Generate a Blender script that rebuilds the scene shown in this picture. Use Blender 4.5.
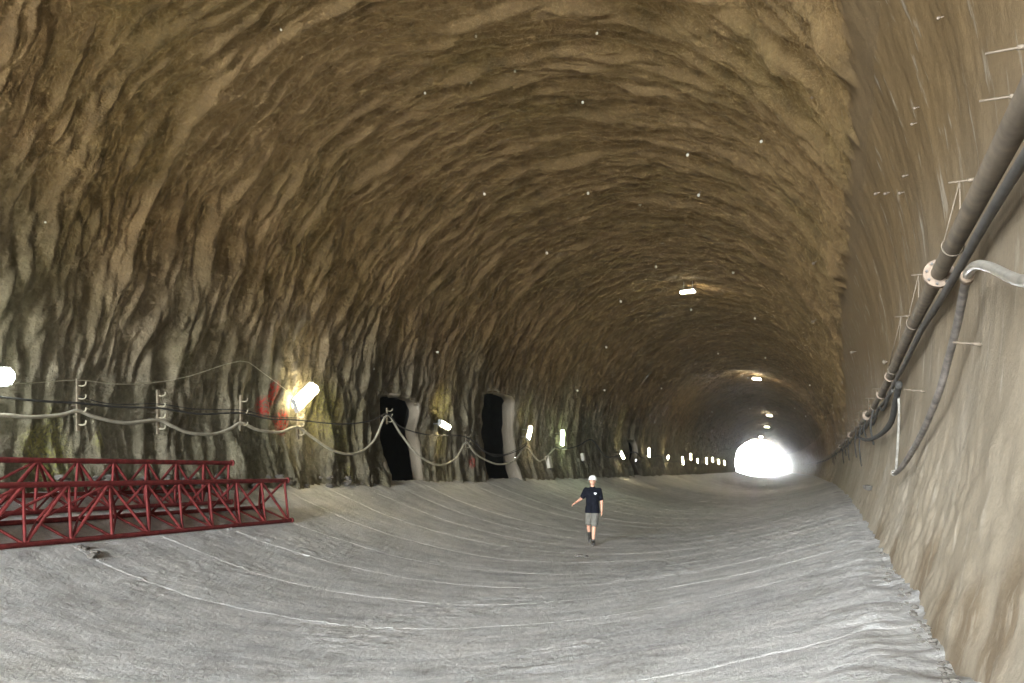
import bpy, bmesh, math, random
import numpy as np
from mathutils import Vector, Matrix

random.seed(7)
for o in list(bpy.data.objects):
    bpy.data.objects.remove(o, do_unlink=True)
SC = bpy.context.scene
COL = SC.collection

# ------------------------------------------------------------------ camera, solved from the photograph
FPX = 800.0
PITCH, YAW, ROLL = 0.145, 0.3877, 0.0253
CAM_Z = 2.11
_cy, _sy, _cp, _sp = math.cos(YAW), math.sin(YAW), math.cos(PITCH), math.sin(PITCH)
_r = np.array([_cy, _sy, 0]); _f = np.array([-_sy, _cy, 0]); _z = np.array([0, 0, 1.0])
V_D = _f * _cp + _z * _sp
_u = _z * _cp - _f * _sp
V_R = _r * math.cos(ROLL) + _u * math.sin(ROLL)
V_U = -_r * math.sin(ROLL) + _u * math.cos(ROLL)
CAM = np.array([0, 0, CAM_Z])
cam_data = bpy.data.cameras.new('camera'); cam = bpy.data.objects.new('camera', cam_data); COL.objects.link(cam)
cam_data.sensor_width = 36.0; cam_data.lens = FPX / 1024 * 36.0
cam_data.clip_start = 0.05; cam_data.clip_end = 2000
cam.matrix_world = Matrix(((V_R[0], V_U[0], -V_D[0], CAM[0]), (V_R[1], V_U[1], -V_D[1], CAM[1]),
                           (V_R[2], V_U[2], -V_D[2], CAM[2]), (0, 0, 0, 1)))
SC.camera = cam

# ------------------------------------------------------------------ world, sun, exposure
SKY_STRENGTH = 135.0
SUN_STRENGTH = 20.0
EXPOSURE = 0.0
world = bpy.data.worlds.new('sky'); SC.world = world; world.use_nodes = True
bg = world.node_tree.nodes['Background']
bg.inputs['Color'].default_value = (0.90, 0.95, 1.0, 1); bg.inputs['Strength'].default_value = SKY_STRENGTH
sun_data = bpy.data.lights.new('sun', 'SUN'); sun = bpy.data.objects.new('sun', sun_data); COL.objects.link(sun)
sun_data.energy = SUN_STRENGTH; sun_data.color = (1.0, 0.95, 0.86); sun_data.angle = math.radians(0.6)
sun.rotation_euler = (math.radians(-28), math.radians(24), 0)
SC.view_settings.view_transform = 'Standard'; SC.view_settings.look = 'None'
SC.view_settings.gamma = 1.0; SC.view_settings.use_curve_mapping = False
SC.view_settings.exposure = EXPOSURE

# ------------------------------------------------------------------ tunnel geometry (s along the axis, x across, z up)
KAPPA, XC, GRADE = 0.0005, -6.2375, -0.005
RAD, CZ, WE = 7.04, 3.73, 6.6
EZ = 2.11 - 0.8165
S_END = 255.0
S_MOUTH_L, S_MOUTH_C, S_MOUTH_R = -25.0, -21.0, -36.0   # left springing, crown, right springing: unseen portal face, its slope shaped to steer the daylight

def Wv(s, x, z):
    s = np.asarray(s, float); x = np.asarray(x, float); z = np.asarray(z, float)
    th = KAPPA * s
    return np.stack([XC - (1 - np.cos(th)) / KAPPA + x * np.cos(th),
                     np.sin(th) / KAPPA + x * np.sin(th), z + GRADE * s], -1)

def W(s, x, z):
    return Vector(Wv(s, x, z).tolist())

def inv(P):
    cx = XC - 1 / KAPPA
    th = math.atan2(P[1], P[0] - cx); rr = math.hypot(P[0] - cx, P[1])
    s = th / KAPPA
    return s, rr - 1 / KAPPA, P[2] - GRADE * s

def floor_z(x):
    return EZ * (np.asarray(x, float) / WE) ** 2

def ray(px, py):
    return V_D + V_R * (px - 512) / FPX - V_U * (py - 341.5) / FPX

def hit(px, py, off=0.0):
    """where the sight line of a pixel meets the tunnel section shrunk by off: (s, x, z)"""
    v = ray(px, py); t = 0.2; p = t
    def free(t):
        s, x, z = inv(CAM + v * t)
        return x * x + (z - CZ) ** 2 < (RAD - off) ** 2 and z > floor_z(x)
    while t < 600 and free(t):
        p = t; t += 0.03 * max(1, t * 0.05)
    a, b = p, t
    for i in range(24):
        m = (a + b) / 2
        if free(m): a = m
        else: b = m
    return inv(CAM + v * a)

# ------------------------------------------------------------------ noise
_rng = np.random.default_rng(11)
_G = _rng.normal(size=(256, 256, 2)); _G /= np.linalg.norm(_G, axis=2, keepdims=True)

def perlin(x, y):
    x = np.asarray(x, float); y = np.asarray(y, float)
    xi = np.floor(x).astype(int); yi = np.floor(y).astype(int)
    xf = x - xi; yf = y - yi
    def g(ix, iy, dx, dy):
        v = _G[ix & 255, iy & 255]
        return v[..., 0] * dx + v[..., 1] * dy
    u = xf ** 3 * (xf * (xf * 6 - 15) + 10); w = yf ** 3 * (yf * (yf * 6 - 15) + 10)
    a = g(xi, yi, xf, yf) * (1 - u) + g(xi + 1, yi, xf - 1, yf) * u
    b = g(xi, yi + 1, xf, yf - 1) * (1 - u) + g(xi + 1, yi + 1, xf - 1, yf - 1) * u
    return (a * (1 - w) + b * w) * 1.5

def smooth(a, b, x):
    t = np.clip((x - a) / (b - a), 0, 1)
    return t * t * (3 - 2 * t)

def rough_mask(s, phi):
    """1 where the lining is coarse sprayed concrete, 0 on the smooth right hand wall"""
    edge = 23 - 50 * smooth(22, 75, s) + 2.2 * perlin(s * 0.35 + 7, phi * 0.02) + 1.6 * perlin(s * 1.7, phi * 0.1 + 3)
    return smooth(edge - 0.8, edge + 2.2, phi)

def lining_disp(s, phi):
    """outward displacement of the lining in metres; phi in degrees from the right springing over the crown"""
    a = np.radians(phi) * RAD
    m = rough_mask(s, phi)
    warp = 0.38 * perlin(s * 0.33 + 3, a * 0.28) + 0.14 * perlin(s * 1.1, a * 0.8 + 9)
    q = s + warp
    # overlapping spray passes: long ridges running round the ring
    r1 = np.abs(perlin(q * 1.45, a * 0.27 + 5))
    r2 = np.abs(perlin(q * 3.0 + 40, a * 0.55))
    r3 = perlin(q * 2.2 + 17, a * 0.42 + 2)
    r4 = perlin(q * 4.8 + 3, a * 1.0)
    r5 = perlin(q * 8.5, a * 2.3)
    r6 = perlin(s * 15.0, a * 9.0)
    t = (s + 0.35 * perlin(s * 0.5, a * 0.35 + 31) + 0.12 * perlin(s * 2, a * 1.4)) / 1.9
    t = t - np.floor(t)
    saw = t - smooth(0.88, 1.0, t)
    big = perlin(s * 0.22 + 1, a * 0.2 + 8)
    lump = perlin(s * 0.9 + 60, a * 0.6 + 60)
    rough = (0.16 * (0.4 - r1) + 0.15 * (0.4 - r2) + 0.09 * r3 + 0.10 * r4 + 0.05 * r5 + 0.02 * r6
             + 0.10 * saw + 0.05 * big + 0.06 * lump + 0.07 * perlin(s * 0.5 + 5, a * 0.05)) + 0.02
    soft = 0.05 * perlin(s * 0.45, a * 0.12) + 0.02 * perlin(s * 1.3, a * 0.25) + 0.006 * perlin(s * 4, a * 2.5) \
        + 0.004 * perlin(s * 9, a * 7)
    low = 1 - smooth(-14, -8, phi)
    soft = soft + low * (0.012 * perlin(s * 3, a * 3) + 0.012 * perlin(s * 7, a * 7))
    soft = soft + 0.10
    return rough * m + soft * (1 - m)

def lining_pt(s, phi, off=0.0):
    """a point off metres inside the finished lining surface"""
    r = RAD + float(lining_disp(np.array(float(s)), np.array(float(phi)))) - off
    p = math.radians(phi)
    return W(s, r * math.cos(p), CZ + r * math.sin(p))

# ------------------------------------------------------------------ object helpers
MATS = {}

def new_obj(name, mesh, parent=None, mat=None):
    o = bpy.data.objects.new(name, mesh); COL.objects.link(o)
    if parent is not None: o.parent = parent
    if mat is not None and mesh is not None:
        mesh.materials.clear(); mesh.materials.append(mat)
    return o

def empty(name, loc=(0, 0, 0), rot=None):
    o = bpy.data.objects.new(name, None); COL.objects.link(o); o.location = loc; o.empty_display_size = 0.1
    if rot is not None: o.rotation_euler = rot
    return o

def tag(o, label, cat, group=None):
    o['label'] = label; o['category'] = cat
    if group: o['group'] = group
    return o

def structure(o, label=None):
    o['kind'] = 'structure'
    if label: o['label'] = label; 
    return o

def shade(mesh, on=True):
    mesh.polygons.foreach_set('use_smooth', [on] * len(mesh.polygons)); mesh.update()

def grid_mesh(name, V, keep=None, normals=None, flip=False):
    n, m = V.shape[:2]
    idx = np.arange(n * m).reshape(n, m)
    q = np.stack([idx[:-1, :-1], idx[1:, :-1], idx[1:, 1:], idx[:-1, 1:]], -1)
    if flip: q = q[..., ::-1]
    q = q[keep] if keep is not None else q.reshape(-1, 4)
    me = bpy.data.meshes.new(name)
    me.vertices.add(n * m); me.vertices.foreach_set('co', V.reshape(-1).astype(np.float32))
    k = len(q)
    me.loops.add(k * 4); me.loops.foreach_set('vertex_index', q.reshape(-1).astype(np.int32))
    me.polygons.add(k); me.polygons.foreach_set('loop_start', (np.arange(k) * 4).astype(np.int32))
    me.polygons.foreach_set('use_smooth', np.ones(k, bool))
    me.update(calc_edges=True); me.validate()
    if normals is not None:
        me.normals_split_custom_set_from_vertices(normals.reshape(-1, 3).tolist())
    return me

def bm_to(name, bm, parent=None, mat=None, smoothed=True, auto=None):
    me = bpy.data.meshes.new(name)
    bmesh.ops.recalc_face_normals(bm, faces=bm.faces)
    bm.to_mesh(me); bm.free()
    shade(me, smoothed)
    if auto is not None and smoothed:
        me.set_sharp_from_angle(angle=math.radians(auto))
    return new_obj(name, me, parent, mat)

def bm_tube(bm, pts, rad, seg=8, caps=True):
    pts = [Vector(p) for p in pts]
    rads = rad if isinstance(rad, (list, tuple)) else [rad] * len(pts)
    prev = None; rings = []
    for i, p in enumerate(pts):
        t = (pts[min(i + 1, len(pts) - 1)] - pts[max(i - 1, 0)]).normalized()
        if prev is None:
            ref = Vector((0, 0, 1)) if abs(t.z) < 0.9 else Vector((1, 0, 0))
            n = t.cross(ref).normalized()
        else:
            n = (prev - t * prev.dot(t)).normalized()
        prev = n; b = t.cross(n)
        rings.append([bm.verts.new(p + (n * math.cos(2 * math.pi * k / seg) + b * math.sin(2 * math.pi * k / seg)) * rads[i])
                      for k in range(seg)])
    for a, b in zip(rings, rings[1:]):
        for k in range(seg):
            bm.faces.new((a[k], a[(k + 1) % seg], b[(k + 1) % seg], b[k]))
    if caps:
        bm.faces.new(rings[0][::-1]); bm.faces.new(rings[-1])
    return bm

def bm_box(bm, c, size, rot=None, bevel=0.0):
    m = Matrix.Translation(Vector(c))
    if rot is not None: m = m @ rot.to_4x4()
    g = bmesh.ops.create_cube(bm, size=1.0, matrix=m @ Matrix.Diagonal((size[0], size[1], size[2], 1)))
    if bevel:
        es = list({e for v in g['verts'] for e in v.link_edges})
        bmesh.ops.bevel(bm, geom=es, offset=bevel, segments=2, affect='EDGES', profile=0.7)
    return bm

def catmull(pts, n=6):
    P = [Vector(p) for p in pts]
    out = []
    for i in range(len(P) - 1):
        p0 = P[max(i - 1, 0)]; p1 = P[i]; p2 = P[i + 1]; p3 = P[min(i + 2, len(P) - 1)]
        for k in range(n):
            t = k / n
            out.append(0.5 * ((2 * p1) + (p2 - p0) * t + (2 * p0 - 5 * p1 + 4 * p2 - p3) * t * t
                              + (3 * p1 - p0 - 3 * p2 + p3) * t ** 3))
    out.append(P[-1])
    return out

# ------------------------------------------------------------------ materials
def new_mat(name):
    m = bpy.data.materials.new(name); m.use_nodes = True
    nt = m.node_tree; b = nt.nodes['Principled BSDF']
    return m, nt, b

def N(nt, typ, **kw):
    n = nt.nodes.new(typ)
    for k, v in kw.items():
        if k in n.inputs: n.inputs[k].default_value = v
        else: setattr(n, k, v)
    return n

def noise(nt, vec, scale, detail=4, rough=0.55, dist=0.0):
    n = N(nt, 'ShaderNodeTexNoise', Scale=scale, Detail=detail, Roughness=rough, Distortion=dist)
    nt.links.new(vec, n.inputs['Vector'])
    return n

def ramp(nt, fac, stops):
    r = nt.nodes.new('ShaderNodeValToRGB')
    while len(r.color_ramp.elements) < len(stops): r.color_ramp.elements.new(0.5)
    for e, (p, c) in zip(r.color_ramp.elements, stops):
        e.position = p; e.color = (*c, 1) if len(c) == 3 else c
    nt.links.new(fac, r.inputs['Fac'])
    return r

def mixc(nt, fac, a, b, mode='MIX'):
    n = nt.nodes.new('ShaderNodeMix'); n.data_type = 'RGBA'; n.blend_type = mode
    for sock, val in ((n.inputs[0], fac), (n.inputs[6], a), (n.inputs[7], b)):
        if hasattr(val, 'is_output'): nt.links.new(val, sock)
        elif isinstance(val, (int, float)): sock.default_value = val
        else: sock.default_value = (*val, 1)
    return n.outputs[2]

def bump(nt, b, height, strength, dist, prev=None):
    n = N(nt, 'ShaderNodeBump', Strength=strength, Distance=dist)
    nt.links.new(height, n.inputs['Height'])
    if prev is not None: nt.links.new(prev.outputs[0], n.inputs['Normal'])
    nt.links.new(n.outputs[0], b.inputs['Normal'])
    return n

def objco(nt):
    return nt.nodes.new('ShaderNodeTexCoord').outputs['Object']

def plain(name, col, rough=0.6, metal=0.0, vary=0.15, scale=12, emis=None, estr=0, spec=0.5, bumps=0.0):
    m, nt, b = new_mat(name)
    co = objco(nt)
    n = noise(nt, co, scale, 4)
    lo = tuple(c * (1 - vary) for c in col); hi = tuple(min(1, c * (1 + vary)) for c in col)
    r = ramp(nt, n.outputs['Fac'], [(0.3, lo), (0.7, hi)])
    nt.links.new(r.outputs[0], b.inputs['Base Color'])
    b.inputs['Roughness'].default_value = rough; b.inputs['Metallic'].default_value = metal
    b.inputs['Specular IOR Level'].default_value = spec
    if emis:
        b.inputs['Emission Color'].default_value = (*emis, 1); b.inputs['Emission Strength'].default_value = estr
    if bumps: bump(nt, b, n.outputs['Fac'], bumps, 0.01)
    MATS[name] = m
    return m

def shotcrete():
    m, nt, b = new_mat('coarse_sprayed_concrete')
    co = objco(nt)
    big = noise(nt, co, 0.35, 3)
    mid = noise(nt, co, 2.2, 5, 0.6)
    fine = noise(nt, co, 16, 6, 0.7)
    grit = noise(nt, co, 60, 3, 0.7)
    base = ramp(nt, mid.outputs['Fac'], [(0.25, (0.074, 0.045, 0.017)), (0.5, (0.126, 0.079, 0.031)), (0.8, (0.187, 0.124, 0.053))])
    tone = N(nt, 'ShaderNodeAttribute', attribute_name='grey')
    grey = ramp(nt, mid.outputs['Fac'], [(0.25, (0.115, 0.104, 0.070)), (0.5, (0.185, 0.168, 0.117)), (0.8, (0.31, 0.284, 0.21))])
    c = mixc(nt, tone.outputs['Fac'], base.outputs[0], grey.outputs[0])
    damp = ramp(nt, big.outputs['Fac'], [(0.42, (1, 1, 1)), (0.66, (0.72, 0.74, 0.64))])
    c = mixc(nt, 1.0, c, damp.outputs[0], 'MULTIPLY')
    pl = N(nt, 'ShaderNodeAttribute', attribute_name='plain')
    c = mixc(nt, pl.outputs['Fac'], c, (0.155, 0.103, 0.046))
    sp = ramp(nt, fine.outputs['Fac'], [(0.3, (0.82, 0.82, 0.82)), (0.7, (1.1, 1.1, 1.1))])
    c = mixc(nt, 1.0, c, sp.outputs[0], 'MULTIPLY')
    alg_light = N(nt, 'ShaderNodeAttribute', attribute_name='algae_lamplight')
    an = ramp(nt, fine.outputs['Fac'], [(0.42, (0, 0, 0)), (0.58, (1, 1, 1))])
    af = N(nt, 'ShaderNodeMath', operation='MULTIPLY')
    nt.links.new(alg_light.outputs['Fac'], af.inputs[0]); nt.links.new(an.outputs[0], af.inputs[1])
    c = mixc(nt, af.outputs[0], c, (0.33, 0.32, 0.06))  # one yellow-green for growth spots and for painted lamp glow
    red = N(nt, 'ShaderNodeAttribute', attribute_name='red_paint')
    rf = N(nt, 'ShaderNodeMath', operation='MULTIPLY')
    nt.links.new(red.outputs['Fac'], rf.inputs[0]); nt.links.new(an.outputs[0], rf.inputs[1])
    c = mixc(nt, rf.outputs[0], c, (0.42, 0.03, 0.02))
    nt.links.new(c, b.inputs['Base Color'])
    b.inputs['Roughness'].default_value = 0.85; b.inputs['Specular IOR Level'].default_value = 0.3
    ip = N(nt, 'ShaderNodeMath', operation='SUBTRACT'); ip.inputs[0].default_value = 1.0; nt.links.new(pl.outputs['Fac'], ip.inputs[1])
    b0 = bump(nt, b, noise(nt, co, 6.5, 4, 0.6).outputs['Fac'], 0.8, 0.12)
    b1 = bump(nt, b, fine.outputs['Fac'], 1.0, 0.07, b0)
    b2 = bump(nt, b, grit.outputs['Fac'], 0.8, 0.02, b1)
    for bb in (b0, b1): nt.links.new(ip.outputs[0], bb.inputs['Strength'])
    MATS['shotcrete'] = m

def smooth_wall():
    m, nt, b = new_mat('smooth_sprayed_concrete')
    co = objco(nt)
    mp = N(nt, 'ShaderNodeMapping'); mp.inputs['Scale'].default_value = (1, 1, 0.22); mp.inputs['Rotation'].default_value = (0.35, 0, 0)
    nt.links.new(co, mp.inputs['Vector'])
    big = noise(nt, co, 0.5, 3)
    streak = noise(nt, mp.outputs[0], 5.5, 4, 0.6)
    fine = noise(nt, co, 28, 5, 0.7)
    base = ramp(nt, big.outputs['Fac'], [(0.3, (0.225, 0.187, 0.132)), (0.55, (0.28, 0.240, 0.178)), (0.75, (0.31, 0.275, 0.218))])
    tone = N(nt, 'ShaderNodeAttribute', attribute_name='grey')
    basec = mixc(nt, tone.outputs['Fac'], (0.155, 0.103, 0.046), base.outputs[0])
    st = ramp(nt, streak.outputs['Fac'], [(0.60, (0, 0, 0)), (0.72, (0.8, 0.8, 0.8))])
    c = mixc(nt, st.outputs[0], basec, (0.37, 0.335, 0.27))
    earth = N(nt, 'ShaderNodeAttribute', attribute_name='earth')
    en = ramp(nt, noise(nt, mp.outputs[0], 9, 5, 0.7).outputs['Fac'], [(0.36, (0, 0, 0)), (0.50, (1, 1, 1))])
    ef = N(nt, 'ShaderNodeMath', operation='MULTIPLY')
    nt.links.new(earth.outputs['Fac'], ef.inputs[0]); nt.links.new(en.outputs[0], ef.inputs[1])
    c = mixc(nt, ef.outputs[0], c, (0.16, 0.12, 0.075))
    sp = ramp(nt, fine.outputs['Fac'], [(0.3, (0.88, 0.88, 0.88)), (0.7, (1.08, 1.08, 1.08))])
    c = mixc(nt, 1.0, c, sp.outputs[0], 'MULTIPLY')
    red = N(nt, 'ShaderNodeAttribute', attribute_name='red_paint')
    c = mixc(nt, red.outputs['Fac'], c, (0.55, 0.05, 0.03))
    nt.links.new(c, b.inputs['Base Color'])
    b.inputs['Roughness'].default_value = 0.8; b.inputs['Specular IOR Level'].default_value = 0.2
    b1 = bump(nt, b, fine.outputs['Fac'], 0.5, 0.012)
    bump(nt, b, streak.outputs['Fac'], 0.35, 0.02, b1)
    MATS['smooth_wall'] = m

def floor_mat():
    m, nt, b = new_mat('grey_invert_concrete')
    co = objco(nt)
    mp = N(nt, 'ShaderNodeMapping'); mp.inputs['Scale'].default_value = (0.25, 1.6, 1)
    nt.links.new(co, mp.inputs['Vector'])
    big = noise(nt, co, 0.3, 4)
    band = noise(nt, mp.outputs[0], 2.4, 5, 0.6)
    fine = noise(nt, co, 22, 6, 0.75)
    base = ramp(nt, big.outputs['Fac'], [(0.3, (0.41, 0.405, 0.39)), (0.55, (0.50, 0.495, 0.475)), (0.75, (0.56, 0.545, 0.51))])
    bn = ramp(nt, band.outputs['Fac'], [(0.3, (0.80, 0.80, 0.81)), (0.7, (1.12, 1.12, 1.1))])
    c = mixc(nt, 1.0, base.outputs[0], bn.outputs[0], 'MULTIPLY')
    sp = ramp(nt, fine.outputs['Fac'], [(0.3, (0.72, 0.72, 0.72)), (0.7, (1.16, 1.16, 1.16))])
    c = mixc(nt, 1.0, c, sp.outputs[0], 'MULTIPLY')
    mott = ramp(nt, noise(nt, co, 1.7, 7, 0.72, 0.4).outputs['Fac'], [(0.34, (0.74, 0.73, 0.70)), (0.52, (1.0, 1.0, 1.0)), (0.68, (1.13, 1.12, 1.10))])
    c = mixc(nt, 1.0, c, mott.outputs[0], 'MULTIPLY')
    clod = ramp(nt, noise(nt, co, 9, 3, 0.6).outputs['Fac'], [(0.64, (1, 1, 1)), (0.72, (0.66, 0.65, 0.62))])
    c = mixc(nt, 1.0, c, clod.outputs[0], 'MULTIPLY')
    nt.links.new(c, b.inputs['Base Color'])
    b.inputs['Roughness'].default_value = 0.75; b.inputs['Specular IOR Level'].default_value = 0.35
    b0 = bump(nt, b, noise(nt, co, 7, 6, 0.7).outputs['Fac'], 0.6, 0.035)
    b1 = bump(nt, b, fine.outputs['Fac'], 0.9, 0.022, b0)
    bump(nt, b, band.outputs['Fac'], 0.25, 0.03, b1)
    MATS['floor'] = m

shotcrete(); smooth_wall(); floor_mat()
plain('unseen_dark_floor', (0.075, 0.062, 0.047), 0.9, vary=0.3, scale=1.5, bumps=0.5)  # darkens the unseen floor behind the camera to cut bounced light
plain('niche_shade', (0.016, 0.015, 0.012), 0.8, vary=0.4, scale=3, bumps=0.5)  # near-black colour stands in for the shade deep in the niches
plain('outside_ground', (0.12, 0.105, 0.085), 0.9, vary=0.25, scale=0.6)
plain('red_steel', (0.13, 0.022, 0.02), 0.8, vary=0.35, scale=9, bumps=0.2, spec=0.2)
plain('pipe_steel', (0.15, 0.12, 0.085), 0.7, 0.0, vary=0.35, scale=7, bumps=0.2)
plain('dark_pipe', (0.075, 0.07, 0.062), 0.7, 0.0, vary=0.3, scale=7)
plain('flange_steel', (0.17, 0.125, 0.085), 0.7, 0.0, vary=0.3, scale=20)
plain('pale_hose', (0.33, 0.305, 0.23), 0.55, vary=0.25, scale=6)
plain('grey_hose', (0.27, 0.255, 0.22), 0.35, 0.1, vary=0.35, scale=10)
plain('worn_black_hose', (0.12, 0.105, 0.09), 0.5, vary=0.6, scale=14)
plain('black_cable', (0.035, 0.033, 0.028), 0.85, vary=0.3, scale=8)
plain('wire', (0.12, 0.095, 0.065), 0.7, 0.0, vary=0.2)
plain('pale_wire', (0.32, 0.29, 0.20), 0.6, 0.1, vary=0.2)
plain('hook_wood', (0.20, 0.165, 0.11), 0.8, vary=0.3)
plain('lamp_grey', (0.30, 0.30, 0.28), 0.5, vary=0.1)
plain('bolt_cap', (0.55, 0.52, 0.44), 0.4, vary=0.1)
plain('bolt_rod', (0.13, 0.10, 0.07), 0.8, 0.0, vary=0.2)
plain('stone', (0.10, 0.09, 0.075), 0.9, vary=0.35, scale=14, bumps=0.5)
plain('box_grey', (0.50, 0.48, 0.40), 0.6, vary=0.15)
plain('skin', (0.62, 0.33, 0.22), 0.5, vary=0.06)
plain('navy_cloth', (0.007, 0.008, 0.012), 0.9, vary=0.3, spec=0.1)
plain('grey_cloth', (0.135, 0.13, 0.11), 0.9, vary=0.2, spec=0.1)
plain('white_cap', (0.86, 0.85, 0.83), 0.6, vary=0.04)
plain('white_print', (0.85, 0.85, 0.85), 0.7, vary=0.03)
plain('boot', (0.03, 0.027, 0.022), 0.6, vary=0.3)
plain('sole', (0.10, 0.09, 0.08), 0.8, vary=0.2)
plain('dark_hair', (0.05, 0.035, 0.025), 0.7, vary=0.2)
plain('eye_dark', (0.03, 0.02, 0.02), 0.3, vary=0.1)
plain('lip', (0.45, 0.16, 0.13), 0.5, vary=0.05)
plain('tube_warm', (0.9, 0.9, 0.85), 0.4, vary=0.02, emis=(1.0, 0.86, 0.52), estr=85)
plain('tube_green', (0.9, 0.9, 0.85), 0.4, vary=0.02, emis=(0.80, 1.0, 0.62), estr=150)
plain('tube_white', (0.9, 0.9, 0.9), 0.4, vary=0.02, emis=(0.92, 1.0, 0.95), estr=60)
plain('tube_far', (0.9, 0.9, 0.9), 0.4, vary=0.02, emis=(1.0, 0.90, 0.66), estr=900)
plain('tube_ceiling', (0.9, 0.9, 0.9), 0.4, vary=0.02, emis=(1.0, 0.90, 0.66), estr=260)

# ------------------------------------------------------------------ lining: ceiling, left wall, right wall
PH0, PH1 = -24.0, 204.0
NPH = 600
phi = np.linspace(PH0, PH1, NPH)
ss = [0.0]
while ss[-1] < S_END:
    s = ss[-1]
    ss.append(s + (0.10 if s < 5 else 0.042 if s < 21 else 0.042 * (s / 21) ** 1.45))
ss[-1] = S_END
ss = np.array(ss)
NB = 80
_h = np.sin(np.radians(np.clip(phi, 0, 180)))
_side = np.where(phi < 90, S_MOUTH_R, S_MOUTH_L)
mouth = _side + (S_MOUTH_C - _side) * _h ** 1.5
back = mouth[None, :] * (1 - np.arange(NB) / NB)[:, None]
S2 = np.concatenate([back, np.repeat(ss[:, None], NPH, 1)], 0)
P2 = np.repeat(phi[None, :], S2.shape[0], 0)
D2 = lining_disp(S2, P2)

# niches in the left wall: (s0, s1, height of the head, floor)
NICHES = [(22.25, 24.75, 4.15), (30.35, 34.0, 5.05), (57.6, 60.6, 4.0)]
X2 = (RAD + D2) * np.cos(np.radians(P2)); Z2 = CZ + (RAD + D2) * np.sin(np.radians(P2))
V2 = Wv(S2, X2, Z2)

# inward normals of the whole grid, shared by the three pieces so that no seam shows
du = np.gradient(V2, axis=0); dv = np.gradient(V2, axis=1)
NR = np.cross(du, dv); NR /= np.linalg.norm(NR, axis=2, keepdims=True) + 1e-12
cen = Wv(S2, 0 * S2, CZ + 0 * S2) - V2
sgn = np.sign((NR * cen).sum(2)).mean()
NR *= sgn

def niche_top(sv, n):
    s0, s1, zt = n
    u = np.clip((sv - (s0 + s1) / 2) / ((s1 - s0) / 2), -1, 1)
    return zt - 0.22 * np.abs(u) ** 5

fs = (S2[:-1, :-1] + S2[1:, 1:]) / 2; fx = (X2[:-1, :-1] + X2[1:, 1:]) / 2; fz = (Z2[:-1, :-1] + Z2[1:, 1:]) / 2
keep = np.ones(fs.shape, bool)
for n in NICHES:
    keep &= ~((fx < 0) & (fs > n[0]) & (fs < n[1]) & (fz < niche_top(fs, n)))

def attr(me, name, vals):
    a = me.attributes.new(name, 'FLOAT', 'POINT'); a.data.foreach_set('value', vals.reshape(-1).astype(np.float32))

def blob(S, P, sc, pc, rs, rp):
    """soft spot on the wall, radii in metres along the tunnel and round the ring"""
    d = ((S - sc) / rs) ** 2 + (np.radians(P - pc) * RAD / rp) ** 2
    return np.clip(1.4 - d, 0, 1)

def px_phi(px, py):
    s, x, z = hit(px, py)
    return s, math.degrees(math.atan2(z - CZ, x)) % 360

J_R = int(np.searchsorted(phi, 19.5)); J_L = int(np.searchsorted(phi, 160.0))
pieces = (('wall_right', 0, J_R, 'smooth_wall'), ('ceiling', J_R, J_L, 'shotcrete'), ('wall_left', J_L, NPH - 1, 'shotcrete'))
SETTING = {}
for name, a, b, mt in pieces:
    sl = slice(a, b + 1)
    me = grid_mesh(name, V2[:, sl], keep[:, a:b], NR[:, sl], flip=sgn < 0)
    o = structure(new_obj(name, me, None, MATS[mt]))
    SETTING[name] = o
    S, P = S2[:, sl], P2[:, sl]
    if mt == 'shotcrete':
        attr(me, 'plain', 1 - rough_mask(S, P))
        attr(me, 'grey', smooth(154, 186, P + 9 * perlin(S * 0.3, P * 0.03)) * 0.85)
        al = np.zeros_like(S); rd = np.zeros_like(S)
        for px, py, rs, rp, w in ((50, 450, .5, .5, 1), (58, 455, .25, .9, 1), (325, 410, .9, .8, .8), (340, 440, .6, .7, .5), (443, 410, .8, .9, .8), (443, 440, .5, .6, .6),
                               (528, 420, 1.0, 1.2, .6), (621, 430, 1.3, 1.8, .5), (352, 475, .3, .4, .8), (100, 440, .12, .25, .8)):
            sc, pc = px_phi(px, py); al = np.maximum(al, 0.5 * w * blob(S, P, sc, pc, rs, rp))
        for px, py, rs, rp in ((276, 393, .22, .3), (268, 407, .3, .25), (285, 422, .3, .3), (471, 463, .25, .25)):
            sc, pc = px_phi(px, py); rd = np.maximum(rd, blob(S, P, sc, pc, rs, rp))
        attr(me, 'algae_lamplight', al); attr(me, 'red_paint', rd)  # green spots, plus yellow-green lamp glow painted on the wall beside lamps
    else:
        attr(me, 'grey', 1 - smooth(-16, 13, P + 5 * perlin(S * 0.4, P * 0.05)))
        er = np.zeros_like(S)
        for px, py, rs, rp in ((905, 570, .35, .35), (882, 550, .4, .25), (945, 620, .22, .25), (968, 630, .22, .42), (870, 535, .5, .2), (925, 610, .2, .25)):
            s, x, z = hit(px, py); er = np.maximum(er, blob(S, P, s, math.degrees(math.atan2(z - CZ, x)), rs, rp))
        attr(me, 'earth', er * 0.9)
        rd = np.zeros_like(S)
        for px, py, rs, rp in ((1021, 118, .05, .05), (1023, 172, .06, .05)):
            s, x, z = hit(px, py); rd = np.maximum(rd, blob(S, P, s, math.degrees(math.atan2(z - CZ, x)), rs, rp))
        attr(me, 'red_paint', rd)
SETTING['ceiling']['label'] = 'arched tunnel vault of coarse brown sprayed concrete'
SETTING['wall_left']['label'] = 'rough grey brown sprayed concrete wall with niches and cables'
SETTING['wall_right']['label'] = 'smooth beige sprayed concrete wall carrying the pipes'

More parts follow.
